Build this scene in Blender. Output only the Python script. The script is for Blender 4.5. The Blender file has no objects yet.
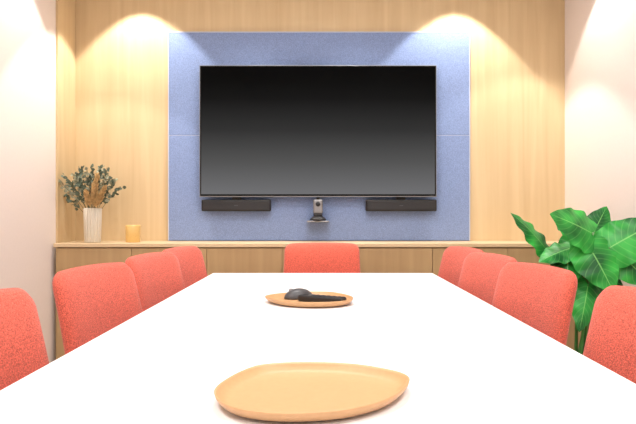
import bpy, bmesh, math, random
from mathutils import Vector, Matrix
random.seed(7)
S=bpy.context.scene
S.view_settings.view_transform='Standard'
S.view_settings.look='None'
S.view_settings.exposure=0.12

def lin(c):
    return tuple(((v/255)/12.92 if v/255<=0.04045 else (((v/255)+0.055)/1.055)**2.4) for v in c)+(1,)

def mat(name,col,rough=0.5,metal=0,noise=None,spec=0.5,bump=0,bscale=200,sheen=0,emis=None,es=0,trans=0):
    m=bpy.data.materials.new(name); m.use_nodes=True
    nt=m.node_tree; b=nt.nodes['Principled BSDF']
    c=lin(col)
    b.inputs['Base Color'].default_value=c
    b.inputs['Roughness'].default_value=rough
    b.inputs['Metallic'].default_value=metal
    b.inputs['Specular IOR Level'].default_value=spec
    if sheen: b.inputs['Sheen Weight'].default_value=sheen
    if trans: b.inputs['Transmission Weight'].default_value=trans
    if emis:
        b.inputs['Emission Color'].default_value=lin(emis); b.inputs['Emission Strength'].default_value=es
    tc=nt.nodes.new('ShaderNodeTexCoord')
    n=nt.nodes.new('ShaderNodeTexNoise'); n.inputs['Scale'].default_value=bscale; n.inputs['Detail'].default_value=3
    nt.links.new(tc.outputs['Object'],n.inputs['Vector'])
    amt=noise if noise is not None else 0.04
    mix=nt.nodes.new('ShaderNodeMix'); mix.data_type='RGBA'
    mix.inputs['A'].default_value=tuple(v*(1-amt) for v in c[:3])+(1,)
    mix.inputs['B'].default_value=tuple(min(1,v*(1+amt)) for v in c[:3])+(1,)
    rmp=nt.nodes.new('ShaderNodeMapRange'); rmp.inputs['From Min'].default_value=.3; rmp.inputs['From Max'].default_value=.7
    nt.links.new(n.outputs['Fac'],rmp.inputs['Value'])
    nt.links.new(rmp.outputs['Result'],mix.inputs['Factor'])
    nt.links.new(mix.outputs['Result'],b.inputs['Base Color'])
    if bump:
        bp=nt.nodes.new('ShaderNodeBump'); bp.inputs['Strength'].default_value=bump; bp.inputs['Distance'].default_value=0.003
        nt.links.new(n.outputs['Fac'],bp.inputs['Height']); nt.links.new(bp.outputs['Normal'],b.inputs['Normal'])
    return m

def wood(name,c1,c2,rough=0.5,scale=(9,9,0.5)):
    m=bpy.data.materials.new(name); m.use_nodes=True
    nt=m.node_tree; b=nt.nodes['Principled BSDF']; b.inputs['Roughness'].default_value=rough
    b.inputs['Specular IOR Level'].default_value=0.3
    tc=nt.nodes.new('ShaderNodeTexCoord'); mp=nt.nodes.new('ShaderNodeMapping'); mp.inputs['Scale'].default_value=scale
    nt.links.new(tc.outputs['Object'],mp.inputs['Vector'])
    n=nt.nodes.new('ShaderNodeTexNoise'); n.inputs['Scale'].default_value=1.6; n.inputs['Detail'].default_value=8; n.inputs['Distortion'].default_value=0.8
    nt.links.new(mp.outputs['Vector'],n.inputs['Vector'])
    r=nt.nodes.new('ShaderNodeValToRGB')
    r.color_ramp.elements[0].position=0.3; r.color_ramp.elements[0].color=lin(c1)
    r.color_ramp.elements[1].position=0.7; r.color_ramp.elements[1].color=lin(c2)
    nt.links.new(n.outputs['Fac'],r.inputs['Fac']); nt.links.new(r.outputs['Color'],b.inputs['Base Color'])
    return m

M_wall=mat('plaster_white',(237,226,220),0.8,bscale=60,noise=0.01,spec=0.2)
M_ceil=mat('ceiling_white',(240,238,234),0.85,noise=0.01)
M_floor=mat('carpet_beige',(176,160,142),0.95,noise=0.25,bscale=150,bump=0.4)
M_wood=wood('oak_wall',(208,181,140),(220,196,156))
M_woodc=wood('oak_cabinet',(176,146,106),(190,160,118))
M_woodt=wood('oak_top',(214,186,146),(224,200,164),scale=(0.7,14,14))
M_blue=mat('blue_fabric',(134,153,194),0.9,noise=0.24,bscale=230,bump=0.3,spec=0.1)
M_seam=mat('seam_light',(196,204,224),0.6)
M_black=mat('black_plastic',(14,14,15),0.4)
M_screenb=mat('screen_border_black',(6,6,6),0.5,spec=0.1)
M_dark=mat('dark_grille',(34,34,37),0.45,noise=0.3,bscale=500)
M_grey=mat('grey_plastic',(70,70,74),0.4)
M_silver=mat('silver',(140,140,142),0.4,metal=0.7)
M_white=mat('table_laminate',(246,246,249),0.4,noise=0.005,spec=0.3)
M_edge=mat('table_edge',(228,226,224),0.5)
M_coral=mat('coral_fabric',(208,99,82),0.95,noise=0.42,bscale=300,bump=0.6,sheen=0.2,spec=0.1)
M_leg=mat('leg_metal',(40,38,38),0.4,metal=0.6)
M_tray=mat('tan_leather',(202,158,114),0.45,noise=0.03,bscale=90,spec=0.4)
M_vase=mat('vase_ceramic',(220,212,196),0.6)
M_stem=mat('dry_stem',(110,108,74),0.8)
M_euc=mat('eucalyptus',(96,108,90),0.7,noise=0.35,bscale=30)
M_euc2=mat('eucalyptus_pale',(168,170,146),0.7,noise=0.25,bscale=30)
M_pampas=mat('pampas',(214,180,126),0.9,noise=0.2,bscale=40)
M_candle=mat('candle_amber',(224,186,116),0.3,noise=0.05)
M_wax=mat('wax',(246,226,180),0.6)
M_soil=mat('soil',(60,44,34),0.95,noise=0.4,bscale=60,bump=0.8)
M_pot=mat('pot_white',(214,210,204),0.5)
M_petiole=mat('petiole_green',(70,130,60),0.5)
M_glow=mat('lamp_glow',(255,248,235),0.5,emis=(255,244,225),es=6)

def link(o,parent=None):
    S.collection.objects.link(o)
    if parent: o.parent=parent
    return o
def empty(name,loc=(0,0,0),rz=0):
    e=bpy.data.objects.new(name,None); e.empty_display_size=0.1; e.location=loc; e.rotation_euler=(0,0,rz)
    S.collection.objects.link(e); return e
def mesh(name,verts,faces,m,parent=None,smooth=True,loc=(0,0,0)):
    me=bpy.data.meshes.new(name); me.from_pydata([tuple(v) for v in verts],[],faces); me.update()
    bm=bmesh.new(); bm.from_mesh(me); bmesh.ops.recalc_face_normals(bm,faces=bm.faces); bm.to_mesh(me); bm.free()
    for p in me.polygons: p.use_smooth=smooth
    me.materials.append(m); o=bpy.data.objects.new(name,me); o.location=loc
    return link(o,parent)
def box(name,lo,hi,m,parent=None,bev=0.0,seg=2):
    bm=bmesh.new(); bmesh.ops.create_cube(bm,size=1)
    c=[(a+b)/2 for a,b in zip(lo,hi)]; d=[b-a for a,b in zip(lo,hi)]
    for v in bm.verts: v.co=Vector((v.co.x*d[0],v.co.y*d[1],v.co.z*d[2]))
    if bev: bmesh.ops.bevel(bm,geom=bm.edges[:],offset=bev,segments=seg,affect='EDGES',profile=0.5)
    me=bpy.data.meshes.new(name); bm.to_mesh(me); bm.free(); me.materials.append(m)
    o=bpy.data.objects.new(name,me); o.location=c
    return link(o,parent)
def lathe(name,prof,m,parent=None,loc=(0,0,0),n=48,rib=0,nr=20):
    vs=[];fs=[]
    for r,z in prof:
        for i in range(n):
            a=2*math.pi*i/n; rr=r*(1+rib*math.cos(nr*a)) if rib else r
            vs.append((rr*math.cos(a),rr*math.sin(a),z))
    for j in range(len(prof)-1):
        for i in range(n):
            fs.append((j*n+i,j*n+(i+1)%n,(j+1)*n+(i+1)%n,(j+1)*n+i))
    fs.append(tuple(range(n))[::-1]); k=(len(prof)-1)*n; fs.append(tuple(range(k,k+n)))
    return mesh(name,vs,fs,m,parent,True,loc)
def tube_data(pts,rad,n=8):
    vs=[];fs=[]; pts=[Vector(p) for p in pts]
    for i,p in enumerate(pts):
        t=(pts[min(i+1,len(pts)-1)]-pts[max(i-1,0)]).normalized()
        up=Vector((0,0,1)) if abs(t.z)<0.9 else Vector((1,0,0))
        a=t.cross(up).normalized(); b=t.cross(a)
        r=rad[i] if isinstance(rad,(list,tuple)) else rad
        for k in range(n):
            an=2*math.pi*k/n; vs.append(p+(a*math.cos(an)+b*math.sin(an))*r)
    for i in range(len(pts)-1):
        for k in range(n):
            fs.append((i*n+k,i*n+(k+1)%n,(i+1)*n+(k+1)%n,(i+1)*n+k))
    fs.append(tuple(range(n))); q=(len(pts)-1)*n; fs.append(tuple(range(q,q+n)))
    return vs,fs
def tube(name,pts,rad,m,parent=None,n=8):
    v,f=tube_data(pts,rad,n); return mesh(name,v,f,m,parent)

# ---------------- room ----------------
XL,XR,YB,YF,H=-1.74,1.70,4.22,-2.3,2.8
box('floor',(XL-.1,YF-.1,-.1),(XR+.1,YB+.1,0),M_floor)
box('ceiling',(XL-.1,YF-.1,H),(XR+.1,YB+.1,H+.1),M_ceil)
box('wall_back',(XL-.1,YB,0),(XR+.1,YB+.1,H),M_wall)
box('wall_left',(XL-.1,YF-.1,0),(XL,YB+.1,H),M_wall)
box('wall_right',(XR,YF-.1,0),(XR+.1,YB+.1,H),M_wall)
box('wall_front',(XL-.1,YF-.1,0),(XR+.1,YF,H),M_wall)
box('wall_back_oak_panelling',(XL,YB-.018,0.0),(XR,YB,H),M_wood)
box('wall_left_oak_panelling',(XL,3.92,0.0),(XL+.014,YB-.018,H),M_wood)
box('baseboard_left',(XL,YF,0),(XL+.012,3.9,.08),M_wall)
box('baseboard_right',(XR-.012,YF,0),(XR,3.8,.08),M_wall)

# blue acoustic panel
bp=empty('blue_acoustic_panel')
x0,x1=-1.07,1.03; zb,zm,zt=.888,1.62,2.335
yf=YB-.018-.03
for nm,a,b in (('lower',zb,zm-.002),('upper',zm+.002,zt)):
    box(nm,(x0+.006,yf,a),(x1-.006,YB-.019,b),M_blue,bp,.003)
box('edge_left',(x0,yf-.002,zb),(x0+.006,YB-.019,zt+.006),M_seam,bp)
box('edge_right',(x1-.006,yf-.002,zb),(x1,YB-.019,zt+.006),M_seam,bp)
box('edge_top',(x0+.006,yf-.002,zt),(x1-.006,YB-.019,zt+.006),M_seam,bp)
box('joint',(x0+.006,yf+.003,zm-.002),(x1-.006,YB-.02,zm+.002),M_seam,bp)

# credenza
cr=empty('oak_credenza')
cf=3.86; ct=.885
box('top',(XL+.016,cf-.01,ct-.025),(XR-.002,YB-.02,ct),M_woodt,cr,.003)
box('carcass',(XL+.03,cf+.02,.08),(XR-.02,YB-.03,ct-.026),M_woodc,cr)
box('plinth',(XL+.04,cf+.05,0),(XR-.03,YB-.04,.08),M_black,cr)
n=7; w=(XR-.02-XL-.03)/n
for i in range(n):
    a=XL+.03+i*w
    box('door_panel_%d'%(i+1),(a+.0015,cf,.085),(a+w-.0015,cf+.019,ct-.032),M_woodc,cr,.001)

# ---------------- TV ----------------
tv=empty('television')
tx0,tx1,tz0,tz1=-.835,.781,1.19,2.087; ty=4.09
box('body',(tx0+.02,ty+.012,tz0+.02),(tx1-.02,yf-.02,tz1-.02),M_black,tv,.004)
box('bezel',(tx0,ty,tz0),(tx1,ty+.03,tz1),M_silver,tv,.001)
box('glass_border',(tx0+.004,ty-.001,tz0+.006),(tx1-.004,ty+.01,tz1-.004),M_screenb,tv)
ms=bpy.data.materials.new('screen_reflection_gradient'); ms.use_nodes=True  # reflection on the dark screen, painted in as a black-to-grey emission ramp
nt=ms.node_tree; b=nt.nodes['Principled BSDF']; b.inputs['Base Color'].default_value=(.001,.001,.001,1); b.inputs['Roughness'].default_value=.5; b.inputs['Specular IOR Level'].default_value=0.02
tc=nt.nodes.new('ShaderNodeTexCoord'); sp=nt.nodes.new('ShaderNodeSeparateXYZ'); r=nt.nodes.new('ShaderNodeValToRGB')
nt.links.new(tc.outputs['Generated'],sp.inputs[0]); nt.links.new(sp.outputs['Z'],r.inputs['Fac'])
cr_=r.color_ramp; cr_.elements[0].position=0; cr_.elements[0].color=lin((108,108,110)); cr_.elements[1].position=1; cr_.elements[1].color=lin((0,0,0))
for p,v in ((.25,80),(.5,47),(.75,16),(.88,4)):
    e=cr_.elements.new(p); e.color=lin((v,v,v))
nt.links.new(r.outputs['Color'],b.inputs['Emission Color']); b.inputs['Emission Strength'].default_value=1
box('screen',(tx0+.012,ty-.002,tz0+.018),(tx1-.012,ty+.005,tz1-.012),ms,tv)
box('wall_mount',(-.2,yf-.025,1.4),(.2,yf-.001,1.8),M_black,tv)

for xa,xb in ((-.825,-.35),(.30,.785)):
    sb=empty('speaker_bar')
    box('body',(xa,4.10,1.092),(xb,4.150,1.172),M_black,sb,.008)
    box('grille',(xa+.012,4.096,1.100),(xb-.012,4.104,1.164),M_dark,sb,.003)
    box('bracket',((xa+xb)/2-.03,4.125,1.16),((xa+xb)/2+.03,4.145,1.188),M_black,sb)
    box('badge',((xa+xb)/2-.012,4.0945,1.128),((xa+xb)/2+.012,4.0965,1.134),M_grey,sb)

vc=empty('video_conference_camera')
cx=-.027
box('bracket_arm',(cx-.012,4.115,1.02),(cx+.012,4.155,1.187),M_black,vc,.003)
box('shelf',(cx-.075,4.03,1.018),(cx+.075,yf-.003,1.028),M_silver,vc,.004)
box('column',(cx-.032,4.045,1.075),(cx+.032,4.11,1.172),M_silver,vc,.012,4)
box('cap',(cx-.030,4.047,1.060),(cx+.030,4.108,1.078),M_dark,vc,.006,3)
lathe('base',[(0.001,1.03),(.055,1.03),(.055,1.04),(.03,1.06),(.001,1.06)],M_dark,vc,(cx,4.075,0))
o=lathe('lens',[(.001,0),(.016,0),(.016,.008),(.012,.012),(.001,.010)],M_dark,vc,(cx,4.047,1.14)); o.rotation_euler=(math.pi/2,0,0)

# ---------------- table ----------------
tb=empty('conference_table')
TX,TY0,TY1,TZ=.605,.35,3.30,.75
TXC=.004
box('top',(TXC-TX,TY0,TZ-.028),(TXC+TX,TY1,TZ),M_white,tb,.004)
box('underframe',(TXC-TX+.08,TY0+.1,TZ-.07),(TXC+TX-.08,TY1-.1,TZ-.029),M_edge,tb)
for i,yy in enumerate((TY0+.35,TY1-.75)):
    box('pedestal_%d'%(i+1),(TXC-.16,yy-.2,.02),(TXC+.16,yy+.2,TZ-.07),M_white,tb,.01)
    box('foot_%d'%(i+1),(TXC-.22,yy-.26,0),(TXC+.22,yy+.26,.02),M_edge,tb,.004)

# ---------------- chairs ----------------
def pillow(W,Hh,T,r,N=22,fn=None):
    def sp(i): 
        a=-1+2*i/N
        return math.sin(a*math.pi/2)*.55+a*.45
    vs=[];idx={}
    def rr(a,b):
        x,y=a*W/2,b*Hh/2
        e=max(abs(a),abs(b))
        if e<1e-6: return 0,0
        px,py=x/e,y/e
        ix=max(-W/2+r,min(W/2-r,px)); iy=max(-Hh/2+r,min(Hh/2-r,py))
        dx,dy=px-ix,py-iy; L=math.hypot(dx,dy)
        if abs(px)>W/2-r and abs(py)>Hh/2-r and L>0:
            px,py=ix+dx/L*r,iy+dy/L*r
        return px*e,py*e
    for side in (1,-1):
        for i in range(N+1):
            for j in range(N+1):
                a,b=sp(i),sp(j); e=min(1,max(abs(a),abs(b)))
                if side==-1 and (i in(0,N) or j in(0,N)): idx[(side,i,j)]=idx[(1,i,j)]; continue
                x,y=rr(a,b); t=T/2*math.sqrt(max(0,1-e**7))
                p=Vector((x,side*t,y))
                if fn: p=fn(p)
                idx[(side,i,j)]=len(vs); vs.append(p)
    fs=[]
    for side in (1,-1):
        for i in range(N):
            for j in range(N):
                f=(idx[(side,i,j)],idx[(side,i+1,j)],idx[(side,i+1,j+1)],idx[(side,i,j+1)])
                fs.append(f if side==1 else f[::-1])
    return vs,fs
def bfn(p):
    z=p.z+.66
    wz=1-.03*max(0,(z-.66)/.24)
    return Vector((p.x*wz, p.y+.35*p.x*p.x-.27*(z-.9)-.12*(z-.9)**2, z+.008*(1-(p.x/.23)**2)))
BV,BF=pillow(.46,.47,.06,.042,26,bfn)
def sfn(p): return Vector((p.x,p.z+.33,p.y+.45-.02*max(0,p.z)))
SV,SF=pillow(.46,.40,.09,.09,18,sfn)
def chair(x,y,rz):
    c=empty('upholstered_chair',(x,y,0),rz)
    mesh('backrest',BV,BF,M_coral,c); mesh('seat',SV,SF,M_coral,c)
    box('seat_frame',(-.17,.14,.385),(.17,.46,.41),M_leg,c,.004)
    k=0
    for sx in (-1,1):
        for yy,ys in ((.16,.07),(.44,.50)):
            k+=1
            tube('leg_%d'%k,[(sx*.16,yy,.40),(sx*.215,ys,0.0)],[.014,.009],M_leg,c,12)
    return c
R=math.radians
for x,y in ((-.80,1.29),(-.795,2.05),(-.77,2.65),(-.755,3.14)): chair(x,y,R(-90-12))
for x,y in ((.79,1.34),(.76,2.07),(.755,2.62),(.76,3.13)): chair(x,y,R(90+12))
chair(.0,3.62,R(180))

# ---------------- trays ----------------
pl=[(-.187,1.039),(-.182,1.094),(-.159,1.163),(-.122,1.216),(-.045,1.236),(.057,1.224),(.133,1.177),(.163,1.127),(.145,1.051),(.103,.984),(.044,.939),(-.018,.921),(-.08,.921),(-.137,.944),(-.170,.984)]
def catmull(P,n=6):
    out=[];m=len(P)
    for i in range(m):
        p0,p1,p2,p3=[Vector(P[(i+k-1)%m]) for k in range(4)]
        for s in range(n):
            t=s/n
            out.append(.5*((2*p1)+(-p0+p2)*t+(2*p0-5*p1+4*p2-p3)*t*t+(-p0+3*p1-3*p2+p3)*t**3))
    return out
def tray(loc,scale,rz,flip=1):
    P=catmull([((x+.012)*flip,y-1.08) for x,y in pl])
    if flip<0: P=P[::-1]
    prof=[(.80,.0),(.93,.006),(.985,.015),(1.0,.022),(.985,.0235),(.965,.019),(.92,.0105),(.85,.007),(.5,.006),(.15,.006)]
    vs=[];fs=[];n=len(P)
    for s,z in prof:
        for p in P: vs.append((p.x*s*scale,p.y*s*scale,z))
    for j in range(len(prof)-1):
        for i in range(n): fs.append((j*n+i,j*n+(i+1)%n,(j+1)*n+(i+1)%n,(j+1)*n+i))
    fs.append(tuple(range(n))[::-1]); k=(len(prof)-1)*n; fs.append(tuple(range(k,k+n)))
    o=mesh('leather_serving_tray',vs,fs,M_tray,None,True,loc); o.rotation_euler=(0,0,rz); return o
tray((-.012,1.08,TZ+.0005),1,0)
tray((-.048,2.20,TZ+.0005),.90,R(10),-1)

mo=empty('computer_mouse',(-.088,2.27,TZ+.0075),R(-68))
vs=[];fs=[];nu,nv=24,12
for j in range(nv+1):
    ph=j/nv*math.pi/2
    for i in range(nu):
        a=2*math.pi*i/nu
        vs.append((.034*math.cos(a)*math.cos(ph),.058*math.sin(a)*math.cos(ph),.038*math.sin(ph)))
for j in range(nv):
    for i in range(nu): fs.append((j*nu+i,j*nu+(i+1)%nu,(j+1)*nu+(i+1)%nu,(j+1)*nu+i))
fs.append(tuple(range(nu))[::-1])
mesh('shell',vs,fs,M_grey,mo)
o=lathe('scroll_wheel',[(.001,-.004),(.009,-.004),(.009,.004),(.001,.004)],M_silver,mo,(0,-.03,.030)); o.rotation_euler=(0,math.pi/2,0)
rc=empty('remote_control',(.000,2.165,TZ+.0075),R(60))
box('body',(-.024,-.090,0),(.024,.090,.024),M_dark,rc,.007,3)
for i in range(6):
    for j in range(3):
        box('button_%d_%d'%(i,j),(-.016+j*.011,-.070+i*.022,.0235),(-.008+j*.011,-.060+i*.022,.0255),M_silver if i==5 else M_grey,rc,.001)

# ---------------- vase & bouquet ----------------
vz=empty('dried_flower_vase',(-1.525,3.99,ct))
lathe('vase',[(.001,0),(.047,0),(.05,.006),(.053,.12),(.056,.225),(.052,.228),(.048,.22),(.045,.05),(.001,.04)],M_vase,vz,n=160,rib=.05,nr=18)
lv=[];lf=[];pv=[];pf=[];ev=[];ef=[];sv=[];sf=[]
def addq(V,F,vs,fs):
    b=len(V); V.extend(vs); F.extend([tuple(b+i for i in f) for f in fs])
def leaflet(V,F,p,d,nrm,L,W):
    d=d.normalized(); s=d.cross(nrm).normalized(); q=s.cross(d)
    pts=[p, p+d*L*.3+s*W*.5+q*W*.1, p+d*L*.7+s*W*.42+q*W*.1, p+d*L, p+d*L*.7-s*W*.42+q*W*.1, p+d*L*.3-s*W*.5+q*W*.1]
    addq(V,F,pts,[(0,1,2,3),(0,3,4,5)])
def rv(): return Vector((random.uniform(-1,1),random.uniform(-1,1),random.uniform(-1,1)))
for k in range(23):
    tx=-.225+.41*k/22+random.uniform(-.02,.02); tz=.31+.19*(1-(tx/.24)**2)*random.uniform(.4,1)+.02
    ty_=random.uniform(-.08,.09)
    pts=[]
    for s in range(9):
        t=s/8; pts.append(Vector((tx*t**1.3,ty_*t,.08+(tz-.08)*(t**.8))))
    addq(sv,sf,*tube_data(pts,[.0022-.0012*s/8 for s in range(9)],5))
    pale=k%3==1
    for s in range(26):
        t=.50+.50*s/25; i=min(7,int(t*8)); f=t*8-i
        p=pts[i].lerp(pts[i+1],f); d=(pts[i+1]-pts[i]).normalized()+rv()*1.2
        leaflet(ev if pale else lv, ef if pale else lf, p+rv()*.008,d,rv()+Vector((0,-1,0)),random.uniform(.02,.036),random.uniform(.016,.026))
mesh('stems',sv,sf,M_stem,vz); mesh('eucalyptus_leaves',lv,lf,M_euc,vz,False); mesh('pale_leaves',ev,ef,M_euc2,vz,False)
for tx,tz in ((.07,.44),(.12,.36),(.09,.31),(.05,.38),(.0,.33)):
    tip=Vector((tx,-.11,tz)); base=Vector((tx*.35,-.06,.23)); d=(tip-base)
    for s in range(520):
        t=random.random(); p=base.lerp(tip,.15+.85*t)+rv()*.010
        dd=d.normalized()*1.6+rv()*.7
        leaflet(pv,pf,p,dd,rv()+Vector((0,-1,0)),random.uniform(.018,.034)*(1.2-.6*t),.006)
mesh('pampas_plumes',pv,pf,M_pampas,vz,False)

cd=empty('candle_jar',(-1.26,4.0,ct))
lathe('glass',[(.001,0),(.044,0),(.047,.004),(.049,.112),(.047,.115),(.044,.112),(.044,.09),(.001,.09)],M_candle,cd)
lathe('wax',[(.001,.0905),(.0435,.0905),(.0435,.094),(.001,.094)],M_wax,cd)
tube('wick',[(0,0,.094),(.001,0,.106)],.0012,M_black,cd)

# ---------------- plant ----------------
ml=bpy.data.materials.new('leaf_green'); ml.use_nodes=True
nt=ml.node_tree; b=nt.nodes['Principled BSDF']; b.inputs['Roughness'].default_value=.4; b.inputs['Specular IOR Level'].default_value=.35
uv=nt.nodes.new('ShaderNodeUVMap'); sx=nt.nodes.new('ShaderNodeSeparateXYZ'); nt.links.new(uv.outputs[0],sx.inputs[0])
def mth(op,a,b_=None):
    n=nt.nodes.new('ShaderNodeMath'); n.operation=op
    for i,v in enumerate((a,b_)):
        if v is None: continue
        if isinstance(v,(int,float)): n.inputs[i].default_value=v
        else: nt.links.new(v,n.inputs[i])
    return n.outputs[0]
av=mth('ABSOLUTE',mth('SUBTRACT',sx.outputs['Y'],.5))
mid=mth('MULTIPLY',mth('LESS_THAN',av,.014),.6)
ph=mth('SUBTRACT',mth('MULTIPLY',sx.outputs['X'],56.0),mth('MULTIPLY',av,34.0))
vein=mth('MULTIPLY',mth('POWER',mth('MAXIMUM',mth('SINE',ph),0.0),8.0),.18)
fac=mth('MAXIMUM',mid,vein)
oi=nt.nodes.new('ShaderNodeTexNoise'); oi.inputs['Scale'].default_value=6
tc=nt.nodes.new('ShaderNodeTexCoord'); nt.links.new(tc.outputs['Object'],oi.inputs['Vector'])
mr=nt.nodes.new('ShaderNodeMapRange'); mr.inputs['From Min'].default_value=.38; mr.inputs['From Max'].default_value=.62
nt.links.new(oi.outputs['Fac'],mr.inputs['Value'])
mx0=nt.nodes.new('ShaderNodeMix'); mx0.data_type='RGBA'; mx0.inputs['A'].default_value=lin((12,92,38)); mx0.inputs['B'].default_value=lin((58,184,72)); nt.links.new(mr.outputs['Result'],mx0.inputs['Factor'])
mx=nt.nodes.new('ShaderNodeMix'); mx.data_type='RGBA'; mx.inputs['B'].default_value=lin((140,220,120))
nt.links.new(mx0.outputs['Result'],mx.inputs['A']); nt.links.new(fac,mx.inputs['Factor']); nt.links.new(mx.outputs['Result'],b.inputs['Base Color'])

PX,PY=1.38,3.12
pp=empty('potted_philodendron',(PX,PY,0))
lathe('pot',[(.001,0),(.12,0),(.13,.01),(.155,.30),(.16,.32),(.15,.325),(.145,.30),(.001,.295)],M_pot,pp)
lathe('soil',[(.001,.296),(.143,.296),(.10,.303),(.001,.308)],M_soil,pp)
def leaf(i,base,tip,width,face=(0,-1,.25),droop=.10,fold=.18):
    base=Vector(base)-Vector((PX,PY,0)); tip=Vector(tip)-Vector((PX,PY,0))
    d=tip-base; L=d.length; d.normalize(); nrm=Vector(face); nrm=(nrm-d*nrm.dot(d)).normalized(); s=d.cross(nrm)
    NU,NV=22,14; vs=[];fs=[];uvs=[]
    for a in range(NU+1):
        u=a/NU
        prof=(math.sin(math.pi*min(1,(u*.93+.07))**.62))**.85 if u<1 else 0
        prof=max(prof,0)
        for c in range(NV+1):
            v=-1+2*c/NV
            back=-.20*L*(abs(v)**.8)*(1-u)**2*(1 if abs(v)>.05 else 0)
            rip=.010*math.sin(u*22+ (2 if v>0 else 0))*abs(v)**2
            h=-droop*L*(u*u)+ -fold*width*abs(v)**1.4*prof*.5+.02*L*math.sin(u*math.pi)+rip*prof
            vs.append(base+d*(u*L+back)+s*(v*width/2*prof)+nrm*h); uvs.append((u,(v+1)/2))
    for a in range(NU):
        for c in range(NV): fs.append((a*(NV+1)+c,(a+1)*(NV+1)+c,(a+1)*(NV+1)+c+1,a*(NV+1)+c+1))
    me=bpy.data.meshes.new('leaf_%d'%i); me.from_pydata([tuple(v) for v in vs],[],fs); me.update()
    ul=me.uv_layers.new(name='UVMap')
    for l in me.loops: ul.data[l.index].uv=uvs[l.vertex_index]
    for p in me.polygons: p.use_smooth=True
    me.materials.append(ml); link(bpy.data.objects.new('leaf_%d'%i,me),pp)
    r0=Vector((random.uniform(-.05,.05),random.uniform(-.05,.05),.30))
    mid_=Vector((base.x*.45,base.y*.4,base.z*.62+.12))
    pts=[]
    for k in range(11):
        t=k/10; pts.append(r0*(1-t)**2+mid_*2*t*(1-t)+base*t*t)
    tube('petiole_%d'%i,pts,[.010-.005*k/10 for k in range(11)],M_petiole,pp)
L=[ # base, tip, width, face, droop
((1.34,2.98,.98),(1.11,2.90,1.08),.23,(.1,-.9,.5),.05),
((1.16,3.10,.89),(.975,3.05,1.09),.14,(.5,-.8,.5),.08),
((1.26,3.05,.90),(1.08,2.98,.85),.15,(-.2,-.7,.8),.10),
((1.46,3.22,.98),(1.55,3.26,1.12),.15,(-.3,-.9,.1),.05),
((1.42,2.96,.91),(1.63,2.88,1.05),.24,(-.3,-.9,.5),.05),
((1.32,2.96,.91),(1.40,2.86,.70),.22,(-.2,-.9,.5),.10),
((1.45,2.98,.90),(1.60,2.88,.73),.22,(-.3,-.9,.5),.10),
((1.25,3.04,.88),(1.20,2.95,.70),.17,(-.2,-.8,.4),.10),
((1.40,3.22,.86),(1.30,3.30,.62),.22,(0,-1,.2),.08),
((1.45,3.20,.80),(1.56,3.30,.55),.22,(-.2,-1,.2),.08),
((1.33,3.0,.72),(1.26,2.93,.50),.15,(-.2,-1,.2),.08),
((1.40,3.3,.98),(1.33,3.42,1.08),.14,(0,-1,.4),.05),
((1.43,3.06,.76),(1.47,2.98,.50),.17,(-.2,-1,.2),.08),
((1.50,3.08,.86),(1.62,3.04,.92),.16,(-.3,-.9,.4),.08),
((1.36,3.12,.92),(1.22,3.14,.80),.20,(0,-1,.3),.08),
]
for i,l in enumerate(L): leaf(i+1,*l)

# ---------------- lights ----------------
def downlight(x,y,power,ang=100,blend=.35,r=.02,col=(1,.95,.88)):
    d=empty('ceiling_downlight',(x,y,H))
    lathe('trim_ring',[(.036,-.001),(.055,-.001),(.055,-.006),(.036,-.008)],M_ceil,d)
    lathe('lamp_disc',[(.001,-.002),(.034,-.002),(.034,-.004),(.001,-.004)],M_glow,d)
    l=bpy.data.lights.new('beam','SPOT'); l.energy=power; l.spot_size=R(ang); l.spot_blend=blend; l.shadow_soft_size=r; l.color=col
    o=bpy.data.objects.new('beam',l); o.location=(0,0,-.02); link(o,d)
for x in (-1.26,.93): downlight(x,3.92,66,86,.2)
for x in (-.5,.25): downlight(x,3.75,20,80,.6)
downlight(-1.45,3.40,36,86,.2); downlight(1.41,3.55,36,86,.2)
for i,(x,y) in enumerate(((-.9,.8),(.9,.8),(0,2.3),(0,-1.0))):  # unseen panels added on the ceiling for even fill light
    d=empty('added_fill_panel',(x,y,H))
    box('frame',(-.32,-.32,-.02),(.32,.32,0),M_white,d,.003)
    l=bpy.data.lights.new('panel_fill_light','AREA'); l.shape='SQUARE'; l.size=.58; l.energy=25; l.color=(1,.98,.955)
    o=bpy.data.objects.new('panel_fill_light',l); o.location=(0,0,-.024); link(o,d)
w=bpy.data.worlds.new('world'); S.world=w; w.use_nodes=True
w.node_tree.nodes['Background'].inputs[0].default_value=(1,1,1,1); w.node_tree.nodes['Background'].inputs[1].default_value=.3

# ---------------- camera ----------------
cam=bpy.data.cameras.new('camera'); cam.sensor_width=36; cam.lens=600/636*36
cam.shift_x=-4/636; cam.shift_y=1/636; cam.clip_start=.02
co=bpy.data.objects.new('camera',cam); co.location=(0,0,1.08); co.rotation_euler=(math.pi/2,0,0); S.collection.objects.link(co)
S.camera=co
